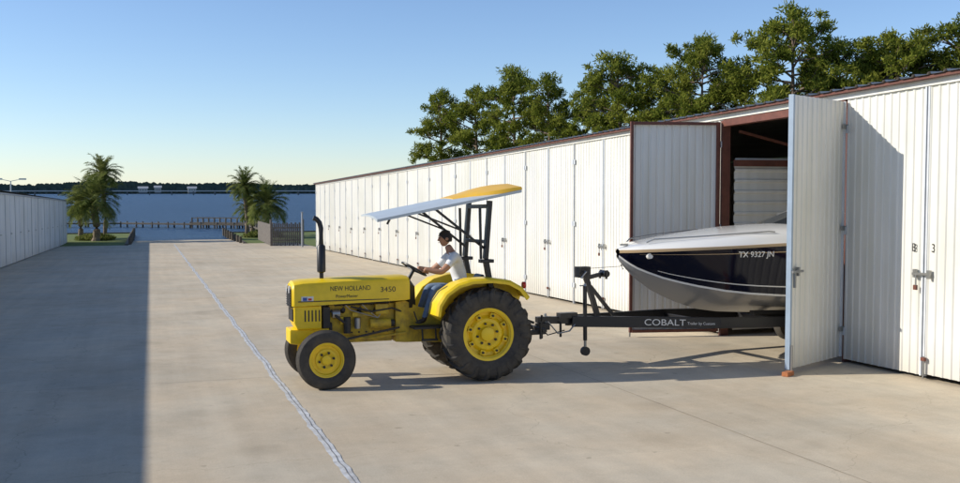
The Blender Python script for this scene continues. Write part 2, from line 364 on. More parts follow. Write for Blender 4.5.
def leaf(name,hx,hy,fx,fy,outer,far=False):
    m=MB(); hgv=Vector((hx,hy)); f=Vector((fx,fy)); d=(f-hgv); L=d.length; d/=L; n=Vector((-d.y,d.x))
    zz=g((hy+fy)/2)
    z0,z1=zz+.09,zz+4.13
    nr=11; pr=(L-.08)/nr; pts=[]
    for i in range(nr):
        b=.04+i*pr; pts+=[(b,0),(b+pr*.60,0),(b+pr*.70,.016),(b+pr*.90,.016)]
    pts.append((L-.04,0)); vs=[];fs=[]
    for t,o in pts:
        q=hgv+d*t+n*o*outer; vs+=[(q.x,q.y,z0),(q.x,q.y,z1)]
    for i in range(len(pts)-1): fs.append((2*i,2*i+2,2*i+3,2*i+1))
    m.add(vs,fs,WHITE)
    M=Matrix.Rotation(math.atan2(d.y,d.x),3,'Z')
    def lb(t0,t1,za,zb,off,th,mat):
        c=hgv+d*((t0+t1)/2)+n*off*outer; m.box((c.x,c.y,(za+zb)/2),(t1-t0,th,zb-za),mat,M)
    lb(L-.05,L,z0,z1,0,.075,BROWN if far else EDGE); lb(0,.04,z0,z1,0,.06,BROWN if far else TRIM)
    bars=(z0,z1-.06) if far else (z0,zz+1.4,zz+2.75,z1-.06)
    for za in bars: lb(.04,L-.05,za,za+.055,-.034,.05,BROWN)
    if not far: lb(L-.09,L-.052,z0,z1,-.036,.052,BROWN)
    lb(.042,.08,z0,z1,-.036,.052,BROWN)
    for za in (.5,2.1,3.7): lb(-.04,.12,zz+za,zz+za+.07,.04,.02,GREYM)
    lb(L-.30,L+.02,zz+1.52,zz+1.555,.075,.025,GREYM); lb(L-.2,L-.15,zz+1.47,zz+1.6,.055,.05,GREYM); lb(L-.10,L-.06,zz+1.30,zz+1.52,.06,.03,GREYM)
    lb(L-.04,L-.015,zz+.0,zz+.45,.055,.025,GREYM)
    m.obj(name,B)
leaf('open_door_leaf_near',10.44,13.27,8.9,12.5,1)
leaf('open_door_leaf_far',10.44,16.90,8.72,17.27,-1,True)
for (yy,tx) in ((Y0-U/2+.26,'B'),(Y0-U/2-.12,'3'),(Y0-U*1.5+.26,'B'),(Y0-U*1.5-.12,'2')):
    text('unit_number',tx,(WX-.021,yy,g(yy)+1.83),(math.pi/2,0,-math.pi/2),.17,BLK,B,.0008)
mb=MB(); mb.box((8.86,12.42,g(12.4)+.035),(.2,.1,.065),P('brick',(.4,.15,.06),.9,var=.3,scale=20),Matrix.Rotation(.5,3,'Z')); mb.obj('brick',bevel=.006)

# ------------------------------------------------------------ left storage building
B2=empty('storage_building')
LX=-6.4; H2=3.5; a0,b0=-14.0,87.0
m=MB(); t=MB()
n=int((b0-a0)/U)
for k in range(n):
    a=a0+k*(b0-a0)/n; b=a+(b0-a0)/n; mid=(a+b)/2
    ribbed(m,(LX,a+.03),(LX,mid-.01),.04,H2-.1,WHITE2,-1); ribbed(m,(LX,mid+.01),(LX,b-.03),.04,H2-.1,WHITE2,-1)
    vbox(t,LX-.01,LX+.035,a-.025,a+.025,0,H2-.1,SEAM)
    vbox(t,LX-.05,LX+.033,mid-.04,mid+.04,.05,H2-.11,TRIM)
    t.box((LX+.07,mid,g(mid)+1.5),(.03,.34,.05),GREYM)
vbox(t,LX-.03,LX+.05,a0,b0,H2-.1,H2-.01,SEAM)
ribbed(m,(LX-.03,b0),(LX-11.5,b0),0,H2,WHITE2,-1); ribbed(m,(LX-11.5,a0),(LX-11.5,b0),0,H2,WHITE2,1,.3)
m.add([(LX+.1,a0,g(a0)+H2),(LX-5.7,a0,g(a0)+H2+.12),(LX-11.6,a0,g(a0)+H2),(LX+.1,-5,g(-5)+H2),(LX-5.7,-5,g(-5)+H2+.12),(LX-11.6,-5,g(-5)+H2),(LX+.1,b0+.1,g(b0)+H2),(LX-5.7,b0+.1,g(b0)+H2+.12),(LX-11.6,b0+.1,g(b0)+H2)],[(0,1,4,3),(1,2,5,4),(3,4,7,6),(4,5,8,7)],ROOF)
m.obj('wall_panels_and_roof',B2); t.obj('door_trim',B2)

# ------------------------------------------------------------ TRACTOR  (front = -x)
T=empty('tractor',(4.6,14.3,g(14.3)),(-S,0,0))
def wheel(name,c,R,W,rr,lugs,dish,parent,front=False):
    m=MB(); w=W/2
    if lugs:
        prof=[(rr,-w*.62),(rr+.05,-w*.86),((R+rr)/2,-w*1.0),(R-.09,-w*.96),(R-.045,-w*.78),(R-.032,-w*.3),(R-.03,0),(R-.032,w*.3),(R-.045,w*.78),(R-.09,w*.96),((R+rr)/2,w*1.0),(rr+.05,w*.86),(rr,w*.62)]
    else:
        prof=[(rr,-w*.7),(rr+.03,-w*.92),((R+rr)/2,-w),(R-.03,-w*.86),(R-.006,-w*.62),(R,-w*.5),(R-.018,-w*.44),(R-.018,-w*.36),(R,-w*.3),(R,-w*.06),(R-.018,0),(R,w*.06),(R,w*.3),(R-.018,w*.36),(R-.018,w*.44),(R,w*.5),(R-.006,w*.62),(R-.03,w*.86),((R+rr)/2,w),(rr+.03,w*.92),(rr,w*.7)]
    m.lathe(c,prof,RUB,56)
    if lugs:
        for k in range(lugs):
            for sd in(-1,1):
                th=2*math.pi*(k+(.5 if sd>0 else 0))/lugs
                Rm=Matrix.Rotation(-th,3,'Y')
                secs=[]
                for fy,sw,top,hw_ in((-.05,0,R,.022),(.5,.09,R-.002,.024),(.86,.15,R-.022,.027),(1.03,.175,R-.075,.028),(1.05,.185,R-.14,.02)):
                    yy=fy*w*sd; a=sw
                    q=[]
                    for rr_,dd in((top-.06,-hw_*1.4),(top,-hw_),(top,hw_),(top-.06,hw_*1.4)):
                        ang=(dd/R)+a/R*1.0
                        q.append(Vector(c)+Rm@Vector((rr_*math.cos(ang),yy,rr_*math.sin(ang))))
                    secs.append(q)
                m.loft(secs,RUB)
    o=m.obj(name+'_tyre',parent,True,ang=30)
    m=MB()
    s=-1 if dish<0 else 1
    q=w*.7
    m.lathe(c,[(rr-.015,-q),(rr+.022,-q*1.05),(rr+.02,-q*.9),(rr-.035,-q*.75),(rr-.05,0),(rr-.035,q*.75),(rr+.02,q*.9),(rr+.022,q*1.05),(rr-.015,q)],YEL,48)
    m.lathe(c,[(rr-.04,s*q*.25),(rr-.09,s*q*.2),(rr*.62,s*q*.5),(rr*.5,s*q*.55),(rr*.34,s*q*.3),(rr*.3,s*q*.3),(rr*.27,s*q*.75),(rr*.15,s*q*.85),(0.001,s*q*.86)],YEL,40)
    nb=8 if lugs else 6
    for k in range(nb):
        a=2*math.pi*k/nb+.2; r=rr*.42
        p=(c[0]+r*math.cos(a),c[1]+s*q*.35,c[2]+r*math.sin(a)); m.cyl(p,(p[0],p[1]+s*.04,p[2]),.018,.018,DARK,6)
        if lugs:
            r=rr-.085; p=(c[0]+r*math.cos(a+.3),c[1]+s*q*.15,c[2]+r*math.sin(a+.3)); m.box((p[0],p[1]+s*.04,p[2]),(.07,.07,.07),YEL,Matrix.Rotation(-a-.3,3,'Y')); m.cyl((p[0],p[1]+s*.07,p[2]),(p[0],p[1]+s*.1,p[2]),.018,.018,DARK,6)
    m.obj(name+'_rim',parent,True,ang=30)
wheel('rear_wheel_near',(0,-.64,.675),.68,.37,.36,20,-1,T)
wheel('rear_wheel_far',(0,.64,.675),.68,.37,.36,20,1,T)
wheel('front_wheel_near',(-2.32,-.60,.41),.41,.20,.24,0,-1,T)
wheel('front_wheel_far',(-2.32,.60,.41),.41,.20,.24,0,1,T)
m=MB()
def hsec(x,w,zt,zb,rd=.07):
    return [(x,-w,zb),(x,-w,zt-rd*1.3),(x,-w+.02,zt-rd*.55),(x,-w+rd,zt-.012),(x,-w*.4,zt+.008),(x,w*.4,zt+.008),(x,w-rd,zt-.012),(x,w-.02,zt-rd*.55),(x,w,zt-rd*1.3),(x,w,zb)]
m.loft([hsec(-2.73,.25,1.43,1.13),hsec(-2.70,.275,1.465,1.13),hsec(-2.58,.285,1.485,1.13),hsec(-1.9,.29,1.505,1.15),hsec(-1.10,.30,1.515,1.17),hsec(-1.04,.29,1.50,1.18)],YEL)
m.obj('hood',T,True,ang=30)
m=MB()
def nsec(x,w,zt,zb): return [(x,-w,zb),(x,-w,zt),(x,w,zt),(x,w,zb)]
m.loft([nsec(-2.705,.255,1.127,.90),nsec(-2.66,.262,1.127,.80),nsec(-2.32,.262,1.127,.80)],YEL)
m.loft([nsec(-2.76,.22,.797,.60),nsec(-2.45,.22,.797,.55),nsec(-2.2,.2,.797,.58)],YEL)
m.obj('nose_and_front_bolster',T,bevel=.015)
m=MB()
m.box((-2.735,0,1.24),(.02,.40,.26),DARK); 
for i in range(7): m.box((-2.75,0,1.14+i*.034),(.012,.40,.008),BLK)
m.box((-2.712,0,1.0),(.02,.42,.17),DARK)
for s in(-1,1): m.cyl((-2.74,s*.13,1.36),(-2.76,s*.13,1.36),.055,.055,GLASS,20)
for i in range(5): m.box((-2.55+i*.05,-.2635,.99),(.018,.006,.16),DARK)
m.obj('grille_and_lamps',T)
m=MB()
m.box((-2.0,-.2945,1.195),(1.3,.006,.012),BLK)
m.box((-2.52,-.2875,1.23),(.17,.006,.075),GLASS); m.box((-2.555,-.291,1.23),(.06,.004,.045),BLUE); m.box((-2.485,-.291,1.225),(.05,.004,.03),RED)
m.obj('hood_decals',T)
text('hood_lettering','NEW HOLLAND',(-2.20,-.2895,1.335),(math.pi/2,0,-.008),.095,BLK,T,.0012,.84)
text('hood_sub_lettering','PowerMaster',(-2.12,-.2905,1.235),(math.pi/2,0,-.010),.065,BLK,T,.0012,.9)
text('hood_model_lettering','3450',(-1.48,-.2965,1.30),(math.pi/2,0,-.012),.105,BLK,T,.0012,1.1)
m=MB()
m.box((-2.3,0,.50),(.13,.95,.10),YELD); m.box((-2.3,0,.58),(.3,.2,.12),YELD)
for s in(-1,1):
    m.cyl((-2.3,s*.47,.36),(-2.3,s*.47,.66),.04,.04,YELD); m.cyl((-2.32,s*.46,.41),(-2.32,s*.60,.41),.035,.03,DARK)
    m.cyl((-2.26,s*.47,.66),(-2.0,s*.44,.66),.02,.02,DARK,8); m.cyl((-2.0,s*.44,.66),(-1.2,s*.3,.78),.018,.018,DARK,8)
m.obj('front_axle',T,bevel=.008)
m=MB()
m.box((-1.72,0,.90),(.95,.30,.44),YELD); m.box((-1.70,0,.64),(.85,.24,.14),YELD); m.box((-1.72,-.02,1.135),(.8,.26,.07),DARK)
m.box((-2.24,0,.95),(.10,.42,.30),DARK)
for i in range(3): 
    x=-2.0+i*.24; m.cyl((x,-.15,1.03),(x,-.22,1.06),.035,.03,DARK,10); m.tube([(x,-.2,1.09),(x+.03,-.25,1.12),(x+.1,-.24,1.05),(-1.50,-.22,.92)],.008,GREYM,6)
m.cyl((-1.62,-.22,.84),(-1.32,-.22,.84),.075,.07,YELD,14); m.cyl((-1.32,-.22,.84),(-1.26,-.22,.84),.05,.05,DARK,12)
m.cyl((-1.95,-.23,.72),(-1.95,-.23,.95),.052,.052,DARK,14); m.cyl((-1.80,-.22,.78),(-1.80,-.22,.93),.045,.045,GREYM,14)
m.cyl((-2.16,-.14,.80),(-2.19,-.14,.80),.08,.08,DARK,18); m.cyl((-2.16,-.2,1.0),(-2.05,-.2,1.0),.06,.06,GREYM,14)
m.tube([(-2.18,-.2,1.05),(-2.1,-.26,.96),(-2.0,-.26,.88),(-1.9,-.2,.84)],.02,DARK,8)
m.tube([(-1.9,-.24,1.1),(-1.6,-.27,1.02),(-1.3,-.25,1.06),(-1.15,-.22,1.0)],.014,DARK,7)
m.tube([(-2.0,-.25,.66),(-1.6,-.27,.64),(-1.1,-.28,.7)],.018,YELD,8)
m.box((-1.45,-.20,1.05),(.18,.12,.14),YELD); m.box((-1.98,-.18,.9),(.12,.06,.1),YEL); m.box((-1.72,-.185,.98),(.3,.05,.06),YELD)
for i in range(9): m.cyl((-2.08+i*.105,-.15,.72),(-2.08+i*.105,-.165,.72),.014,.014,DARK,6)
m.obj('engine',T,bevel=.01)
m=MB()
m.loft([nsec(-1.24,.22,1.14,.56),nsec(-1.1,.24,1.16,.55),nsec(-.8,.19,1.02,.54),nsec(-.3,.20,.98,.50),nsec(.25,.22,.98,.46)],YELD)
m.cyl((0,-.5,.675),(0,.5,.675),.12,.12,YELD,18); m.cyl((0,-.30,.675),(0,-.22,.675),.2,.2,YELD,20)
for k in range(8):
    a=k*math.pi/4; m.cyl((.16*math.cos(a),-.30,.675+.16*math.sin(a)),(.16*math.cos(a),-.32,.675+.16*math.sin(a)),.016,.016,DARK,6)
m.box((-.78,-.36,.775),(.52,.30,.03),DARK); m.box((-.78,.36,.775),(.52,.30,.03),DARK)
m.box((-.80,-.48,.60),(.24,.06,.03),DARK); 
for x in(-.9,-.7): m.bar((x,-.47,.60),(x,-.44,.76),.025,.02,DARK)
m.bar((-.55,-.3,.76),(-.5,-.15,.62),.04,.03,DARK)
m.bar((-.98,-.28,1.0),(-.93,-.32,.83),.02,.02,DARK); m.box((-.93,-.33,.84),(.08,.07,.02),BLK)
m.box((-.45,-.33,.9),(.25,.16,.22),YELD)
m.obj('transmission_and_footboards',T,bevel=.01)
m=MB()
m.loft([[(-1.04,-.24,1.05),(-1.04,-.27,1.40),(-1.04,-.2,1.485),(-1.04,.2,1.485),(-1.04,.27,1.40),(-1.04,.24,1.05)],[(-.93,-.2,1.05),(-.95,-.22,1.36),(-.99,-.18,1.43),(-.99,.18,1.43),(-.95,.22,1.36),(-.93,.2,1.05)]],BLK)
AX=Vector((-.5,0,-.866))
SC=Vector((-.90,0,1.60)); m.cyl(SC,SC+AX*.28,.025,.03,BLK)
A=Vector((.866,0,-.5)); pts=[]
for k in range(33):
    a=2*math.pi*k/32; pts.append(SC+.2*(math.cos(a)*A+math.sin(a)*Vector((0,1,0))))
m.tube(pts,.014,BLK,8)
for k in range(3):
    a=2*math.pi*k/3; m.cyl(SC+AX*.03,SC+.195*(math.cos(a)*A+math.sin(a)*Vector((0,1,0))),.01,.01,BLK,6)
m.cyl((-.6,-.15,.95),(-.68,-.16,1.2),.01,.01,DARK,6); m.cyl((-.68,-.16,1.2),(-.69,-.16,1.25),.022,.022,BLK,8)
m.obj('cowl_and_steering_wheel',T,True,ang=30)
m=MB()
m.tube([(-2.28,-.05,1.50),(-2.28,-.05,1.58),(-2.28,-.05,1.60),(-2.28,-.05,1.96),(-2.28,-.05,1.99),(-2.28,-.05,2.22),(-2.30,-.05,2.30),(-2.34,-.05,2.35),(-2.39,-.05,2.37)],[.03,.03,.062,.062,.036,.036,.036,.036,.038],BLK,16)
m.obj('exhaust_stack',T,True,ang=50)
m=MB()
for s in(-1,1):
    yi,yo=s*.44,s*.84
    arc=[(-.80,.98),(-.77,1.14),(-.66,1.30),(-.48,1.42),(-.26,1.48),(.05,1.49),(.32,1.45),(.50,1.35),(.62,1.2)]
    secs=[]
    for i,(x,z) in enumerate(arc):
        nx,nz=(-x,.675-z); l=math.hypot(nx,nz); nx/=l;nz/=l; th=.02
        secs.append([(x,yi,z),(x,yo-s*.03,z),(x+nx*.03,yo,z+nz*.03),(x+nx*.07,yo,z+nz*.07),(x+nx*.07,yo-s*th,z+nz*.07),(x+nx*.04,yo-s*.03,z+nz*.04),(x+nx*th,yi,z+nz*th)])
    m.loft(secs,YEL)
    pl=[(x,z) for x,z in arc]+[(.5,.9),(-.6,.85)]
    m.loft([[(x,yi-s*.002,z-.003) for x,z in pl],[(x,yi-s*.02,z-.003) for x,z in pl]],YEL)
m.cyl((.58,-.62,1.36),(.62,-.62,1.36),.05,.05,RED,14)
m.obj('rear_fenders',T,True,ang=35)
m=MB()
m.loft([[(-.44,-.20,1.13),(-.44,.20,1.13),(-.44,.20,1.19),(-.44,-.20,1.19)],[(-.1,-.22,1.10),(-.1,.22,1.10),(-.1,.22,1.17),(-.1,-.22,1.17)],[(.06,-.22,1.10),(.06,.22,1.10),(.04,.22,1.2),(.04,-.22,1.2)]],BLK)
m.loft([[(.0,-.21,1.14),(.09,-.21,1.12),(.09,.21,1.12),(.0,.21,1.14)],[(.04,-.22,1.35),(.12,-.22,1.35),(.12,.22,1.35),(.04,.22,1.35)],[(.09,-.17,1.50),(.15,-.17,1.50),(.15,.17,1.50),(.09,.17,1.50)]],BLK)
m.box((-.15,0,1.04),(.3,.25,.12),DARK)
m.obj('seat',T,bevel=.025)
m=MB()
for s in(-1,1):
    m.bar((.22,s*.50,.80),(.05,s*.50,1.75),.09,.075,BLK); m.bar((.05,s*.50,1.75),(.12,s*.50,2.60),.11,.06,BLK)
    m.bar((-.02,s*.50,1.75),(-.03,s*.50,2.50),.04,.035,BLK)
    m.bar((.05,s*.46,1.9),(-.68,s*.46,2.47),.035,.035,BLK); m.box((.06,s*.5,1.72),(.2,.14,.05),BLK)
    m.bar((-.2,s*.46,2.13),(-.95,s*.46,2.42),.025,.025,BLK)
m.bar((.11,-.5,2.52),(.11,.5,2.52),.06,.06,BLK); m.bar((.07,-.48,2.0),(.07,.48,2.0),.06,.05,BLK); m.bar((-.68,-.5,2.48),(-.68,.5,2.48),.04,.04,BLK)
m.bar((-1.33,-.3,2.34),(-1.37,-.3,2.27),.03,.03,BLK)
m.obj('roll_bar',T,bevel=.006)
m=MB()
def cz(x): return 2.40+(x+1.56)*.192
secs=[]
for x in [-1.57,-1.54,-1.2,-.8,-.4,0,.4,.60]:
    z=cz(x)
    secs.append([(x,-.56,z-.095),(x,-.56,z-.055),(x,-.3,z-.015),(x,0,z+.005),(x,.3,z+.015),(x,.56,z+.01),(x,.56,z-.02),(x,.3,z-.01),(x,0,z-.02),(x,-.3,z-.045)])
m.loft(secs,CANSHEEN)
m.obj('canopy_panel',T,True,ang=30)
m=MB()
secs=[]
for x,hh in((-.34,.004),(-.08,.022),(.12,.045),(.3,.055),(.48,.050),(.61,.035)):
    z=cz(x); y0=-.555+max(0,(.28-x)*.62)
    secs.append([(x,y0,z-.052+(y0+.56)*.12),(x,y0+.03,z-.045+(y0+.56)*.12+hh*.9),(x,.08,z+.012+hh*1.1),(x,.50,z+.016+hh),(x,.54,z+.015)])
m.loft(secs,CANY)
m.obj('canopy_rear_cap',T,True,ang=40)
m=MB()
m.bar((.1,0,.52),(1.2,0,.60),.09,.05,DARK)
for s in(-1,1):
    m.bar((.15,s*.28,.60),(1.05,s*.36,.62),.03,.07,DARK); m.bar((.25,s*.3,1.05),(.75,s*.35,.66),.03,.03,DARK); m.bar((.1,s*.2,1.02),(.32,s*.3,1.10),.04,.05,DARK)
m.bar((1.02,-.38,.64),(1.02,.38,.64),.06,.06,DARK); m.bar((.35,0,.98),(1.0,0,.72),.04,.04,DARK)
m.box((1.14,0,.66),(.2,.14,.10),DARK); m.cyl((1.2,0,.66),(1.2,0,.74),.03,.045,GREYM,14)
m.cyl((.95,-.40,.52),(.95,-.40,.78),.02,.02,DARK,8); m.cyl((1.05,-.2,.5),(1.05,-.2,.86),.018,.018,DARK,8)
m.obj('drawbar_and_link_arms',T,bevel=.006)

# ------------------------------------------------------------ DRIVER
D=empty('driver',(4.6,14.3,g(14.3)),(-S,0,0))
def skin(name,joints,edges,matf,parent,sub=2,root=0):
    me=bpy.data.meshes.new(name); me.from_pydata([j[:3] for j in joints],edges,[])
    o=bpy.data.objects.new(name,me); COL.objects.link(o)
    sm=o.modifiers.new('s','SKIN'); ss=o.modifiers.new('u','SUBSURF'); ss.levels=sub; ss.render_levels=sub
    for i,j in enumerate(joints):
        r=j[3]; r2=j[4] if len(j)>4 else r
        me.skin_vertices[0].data[i].radius=(r,r2); me.skin_vertices[0].data[i].use_root=(i==root)
    dg=bpy.context.evaluated_depsgraph_get(); nm=bpy.data.meshes.new_from_object(o.evaluated_get(dg))
    bpy.data.objects.remove(o)
    mats=[]; 
    def idx(mt):
        if mt not in mats: mats.append(mt); nm.materials.append(mt)
        return mats.index(mt)
    nm.materials.clear()
    J=[Vector(j[:3]) for j in joints]
    for p in nm.polygons:
        c=p.center; best=None
        for ei,(a,b) in enumerate(edges):
            ab=J[b]-J[a]; t=max(0,min(1,(c-J[a]).dot(ab)/max(ab.length_squared,1e-9))); d=(c-(J[a]+ab*t)).length
            if best is None or d<best[0]: best=(d,ei,t)
        p.material_index=idx(matf(edges[best[1]],best[2])); p.use_smooth=True
    ob=bpy.data.objects.new(name,nm); COL.objects.link(ob); ob.parent=parent; return ob
jn=[(-.16,0,1.27,.15,.13),(-.18,0,1.42,.15,.12),(-.23,0,1.58,.165,.12),(-.29,0,1.74,.17,.11),(-.33,0,1.83,.085,.075),(-.36,0,1.90,.055),(-.385,0,1.95,.055),
 (-.31,-.17,1.79,.07),(-.45,-.235,1.64,.056),(-.55,-.26,1.56,.046),(-.64,-.24,1.57,.042),(-.80,-.19,1.61,.030),
 (-.31,.17,1.79,.07),(-.45,.235,1.64,.056),(-.55,.26,1.56,.046),(-.64,.24,1.57,.042),(-.80,.19,1.61,.030),
 (-.24,-.10,1.27,.095),(-.46,-.15,1.30,.083),(-.64,-.18,1.31,.068),(-.72,-.18,1.08,.058),(-.80,-.18,.90,.045),(-.80,-.18,.855,.045),(-.93,-.19,.825,.036),
 (-.24,.10,1.27,.095),(-.46,.15,1.30,.083),(-.64,.18,1.31,.068),(-.72,.18,1.08,.058),(-.80,.18,.90,.045),(-.80,.18,.855,.045),(-.93,.19,.825,.036)]
ed=[(0,1),(1,2),(2,3),(3,4),(4,5),(5,6),(3,7),(7,8),(8,9),(9,10),(10,11),(3,12),(12,13),(13,14),(14,15),(15,16),(0,17),(17,18),(18,19),(19,20),(20,21),(21,22),(22,23),(0,24),(24,25),(25,26),(26,27),(27,28),(28,29),(29,30)]
def mf(e,t):
    if e in((4,5),(5,6)) : return SKIN
    if e in((8,9),(9,10),(10,11),(13,14),(14,15),(15,16)): return SKIN
    if e in((21,22),(22,23),(28,29),(29,30)): return SHOE
    if e==(0,1): return JEANS if t<.45 else SHIRT
    if e[0]<=12 and e not in((0,17),(0,24)): return SHIRT
    return JEANS
skin('body',jn,ed,mf,D)
m=MB(); hc=Vector((-.42,0,2.045)); vs=[];fs=[];NU,NV=20,14
for j in range(NV+1):
    ph=math.pi*j/NV
    for i in range(NU):
        th=2*math.pi*i/NU; x=math.sin(ph)*math.cos(th); y=math.sin(ph)*math.sin(th); z=math.cos(ph)
        X=x*.098; Y=y*.076; Z=z*.118
        if z<0: 
            k=1+.42*z; Y*=k; X=X*(1+.25*z)-.018*(-z)
        if x<-.6: X*=.95; 
        if abs(z-.08)<.13 and x<-.5 and abs(abs(y)-.42)<.2: X*=.94
        vs.append(hc+Vector((X,Y,Z)))
for j in range(NV):
    for i in range(NU): fs.append((j*NU+i,j*NU+(i+1)%NU,(j+1)*NU+(i+1)%NU,(j+1)*NU+i))
m.add(vs,fs,SKIN)
m.loft([[hc+Vector((-.088,-.008,.02)),hc+Vector((-.088,.008,.02)),hc+Vector((-.092,0,.022))],[hc+Vector((-.085,-.018,-.03)),hc+Vector((-.085,.018,-.03)),hc+Vector((-.121,0,-.028))],[hc+Vector((-.085,-.01,-.04)),hc+Vector((-.085,.01,-.04)),hc+Vector((-.1,0,-.04))]],SKIN)
for s in(-1,1):
    m.lathe(hc+Vector((.008,s*.074,-.005)),[(.001,s*.012),(.02,s*.012),(.028,s*.004),(.022,-s*.01)],SKIN,12)
    m.cyl(hc+Vector((-.088,s*.03,.012)),hc+Vector((-.094,s*.03,.012)),.010,.006,HAIR,8); m.box(hc+Vector((-.092,s*.03,.034)),(.01,.035,.007),HAIR)
m.box(hc+Vector((-.094,0,-.062)),(.01,.045,.008),P('lips',(.3,.1,.08),.5))
m.obj('head',D,True,ang=60)
m=MB(); vs=[];fs=[]
for j in range(10):
    ph=math.pi*.62*j/9
    for i in range(NU):
        th=2*math.pi*i/NU; lim=ph
        fwd=max(0,-math.cos(th)); ph2=ph*(1-.42*fwd)
        vs.append(hc+Vector((math.sin(ph2)*math.cos(th)*.108+.004,math.sin(ph2)*math.sin(th)*.085,math.cos(ph2)*.13)))
for j in range(9):
    for i in range(NU): fs.append((j*NU+i,j*NU+(i+1)%NU,(j+1)*NU+(i+1)%NU,(j+1)*NU+i))
m.add(vs,fs,HAIR)
m.obj('hair',D,True)
for s,nm in((-1,'left_hand'),(1,'right_hand')):
    rim=SC+.2*(math.cos(math.radians(42))*A+math.sin(math.radians(42))*Vector((0,s,0)))
    tang=(-math.sin(math.radians(42))*A+math.cos(math.radians(42))*Vector((0,s,0)))
    w=Vector((-.79,s*.19,1.60)); d=(rim-w)
    up=Vector((.5,0,.866))
    k0=rim+up*.028-A*(-.03)
    hand=skin(nm,[(*w,.028,.02),(*(w*.5+k0*.5),.034,.018),(*k0,.036,.014)],[(0,1),(1,2)],lambda e,t:SKIN,D,2)
    for fi,(off,ln) in enumerate(((-.030,.9),(-.010,1.05),(.010,1.0),(.030,.8))):
        b=k0+tang*off*s; p1=b-A*.035*ln+up*.006; p2=p1-A*.018*ln-up*.024*ln; p3=p2+A*.02-up*.018*ln
        skin(nm+'_finger',[(*b,.009),(*p1,.0088),(*p2,.008),(*p3,.007)],[(0,1),(1,2),(2,3)],lambda e,t:SKIN,D,1)
    b=w*.55+k0*.45-tang*s*.02; p1=b-tang*.028*s-up*.02; p2=p1-A*.025-up*.022
    skin(nm+'_thumb',[(*b,.012),(*p1,.010),(*p2,.008)],[(0,1),(1,2)],lambda e,t:SKIN,D,1)

# ------------------------------------------------------------ TRAILER
ang=math.atan2(.50,6.2)
R_=empty('boat_trailer',(5.80,14.33,g(14.33)),(-S,0,ang))
def tz(x): return .735-.032*x
m=MB()
m.bar((0.0,0,tz(0)+.02),(1.1,0,tz(1.1)),.10,.11,BLK)
m.box((-.04,0,tz(0)+.03),(.22,.11,.09),BLK); m.cyl((0,0,tz(0)+.06),(.0,0,tz(0)+.12),.03,.02,GREYM)
for s in(-1,1):
    m.bar((.42,s*.09,tz(.42)),(2.7,s*.78,tz(2.7)),.07,.17,BLK)
    m.bar((2.68,s*.78,tz(2.7)),(8.0,s*.80,tz(8.0)),.07,.17,BLK)
    m.bar((3.6,s*.42,tz(3.6)+.12),(7.8,s*.42,tz(7.8)+.10),.12,.06,DARK)
for x in(1.3,2.7,4.2,5.6,7.9): 
    w=.78 if x>2.6 else .36; m.bar((x,-w,tz(x)-.03),(x,w,tz(x)-.03),.06,.09,BLK)
m.obj('frame',R_,bevel=.006)
m=MB()
jx=.62
m.cyl((jx,-.15,.42),(jx,-.15,1.27),.032,.032,BLK); m.cyl((jx,-.15,.22),(jx,-.15,.5),.022,.022,GREYM); m.cyl((jx,-.15,1.27),(jx,-.15,1.31),.035,.02,GREYM)
m.tube([(jx,-.15,1.28),(jx-.1,-.17,1.28),(jx-.1,-.22,1.28)],.01,GREYM,6)
m.box((jx,-.1,tz(jx)),(.1,.12,.14),BLK); m.cyl((jx,-.185,.25),(jx,-.115,.25),.07,.07,DARK,20)
m.bar((.95,0,tz(.95)),(.72,0,1.40),.08,.07,BLK); m.bar((1.28,0,tz(1.25)),(.80,0,1.25),.05,.05,BLK); m.bar((.72,0,1.38),(1.02,0,1.44),.06,.06,BLK)
m.box((.66,0,1.48),(.20,.17,.17),BLK); m.cyl((.66,-.09,1.48),(.66,.09,1.48),.075,.075,DARK,16)
m.tube([(.64,-.1,1.49),(.64,-.16,1.49),(.54,-.18,1.40),(.54,-.24,1.40)],.012,GREYM,6)
m.cyl((1.05,-.09,1.44),(1.05,.09,1.44),.055,.055,BLK,16); m.bar((1.03,-.1,1.36),(1.05,-.1,1.5),.02,.03,BLK); m.bar((1.03,.1,1.36),(1.05,.1,1.5),.02,.03,BLK)
m.bar((.70,0,1.53),(1.38,0,1.55),.05,.004,DARK)
m.tube([(0,-.1,tz(0)),(.15,-.14,.55),(.35,-.14,.58),(.5,-.12,tz(.5))],.012,GREYM,6)
m.tube([(-.1,.1,tz(0)),(.1,.12,.5),(.4,.12,.56)],.010,BLK,6)
m.cyl((.22,-.09,tz(.2)),(.22,-.09,tz(.2)-.24),.02,.02,BLK,8); m.box((.36,-.04,tz(.3)+.09),(.3,.14,.08),BLK)
m.obj('jack_and_winch_post',R_,True,ang=35)
for i,(x,s) in enumerate(((5.6,-1),(5.6,1),(6.45,-1),(6.45,1))):
    wm=MB(); c=(x,s*1.02,.33)
    wm.lathe(c,[(.19,-.09),(.24,-.1),(.31,-.095),(.33,-.07),(.335,0),(.33,.07),(.31,.095),(.24,.1),(.19,.09)],RUB,36)
    wm.lathe(c,[(.19,-.08),(.17,-.03),(.08,-.05),(.05,-.08),(.001,-.085)],GREYM,30); wm.lathe(c,[(.19,.08),(.17,.03),(.08,.05),(.05,.08),(.001,.085)],GREYM,30)
    wm.obj('wheel_%d'%(i+1),R_,True,ang=35)
m=MB()
for s in(-1,1):
    pr=[(5.05,.42),(5.2,.62),(5.45,.74),(6.6,.74),(6.85,.62),(7.0,.42)]
    m.loft([[(x,s*.89,z),(x,s*1.15,z),(x,s*1.15,z+.02),(x,s*.89,z+.02)] for x,z in pr],BLK)
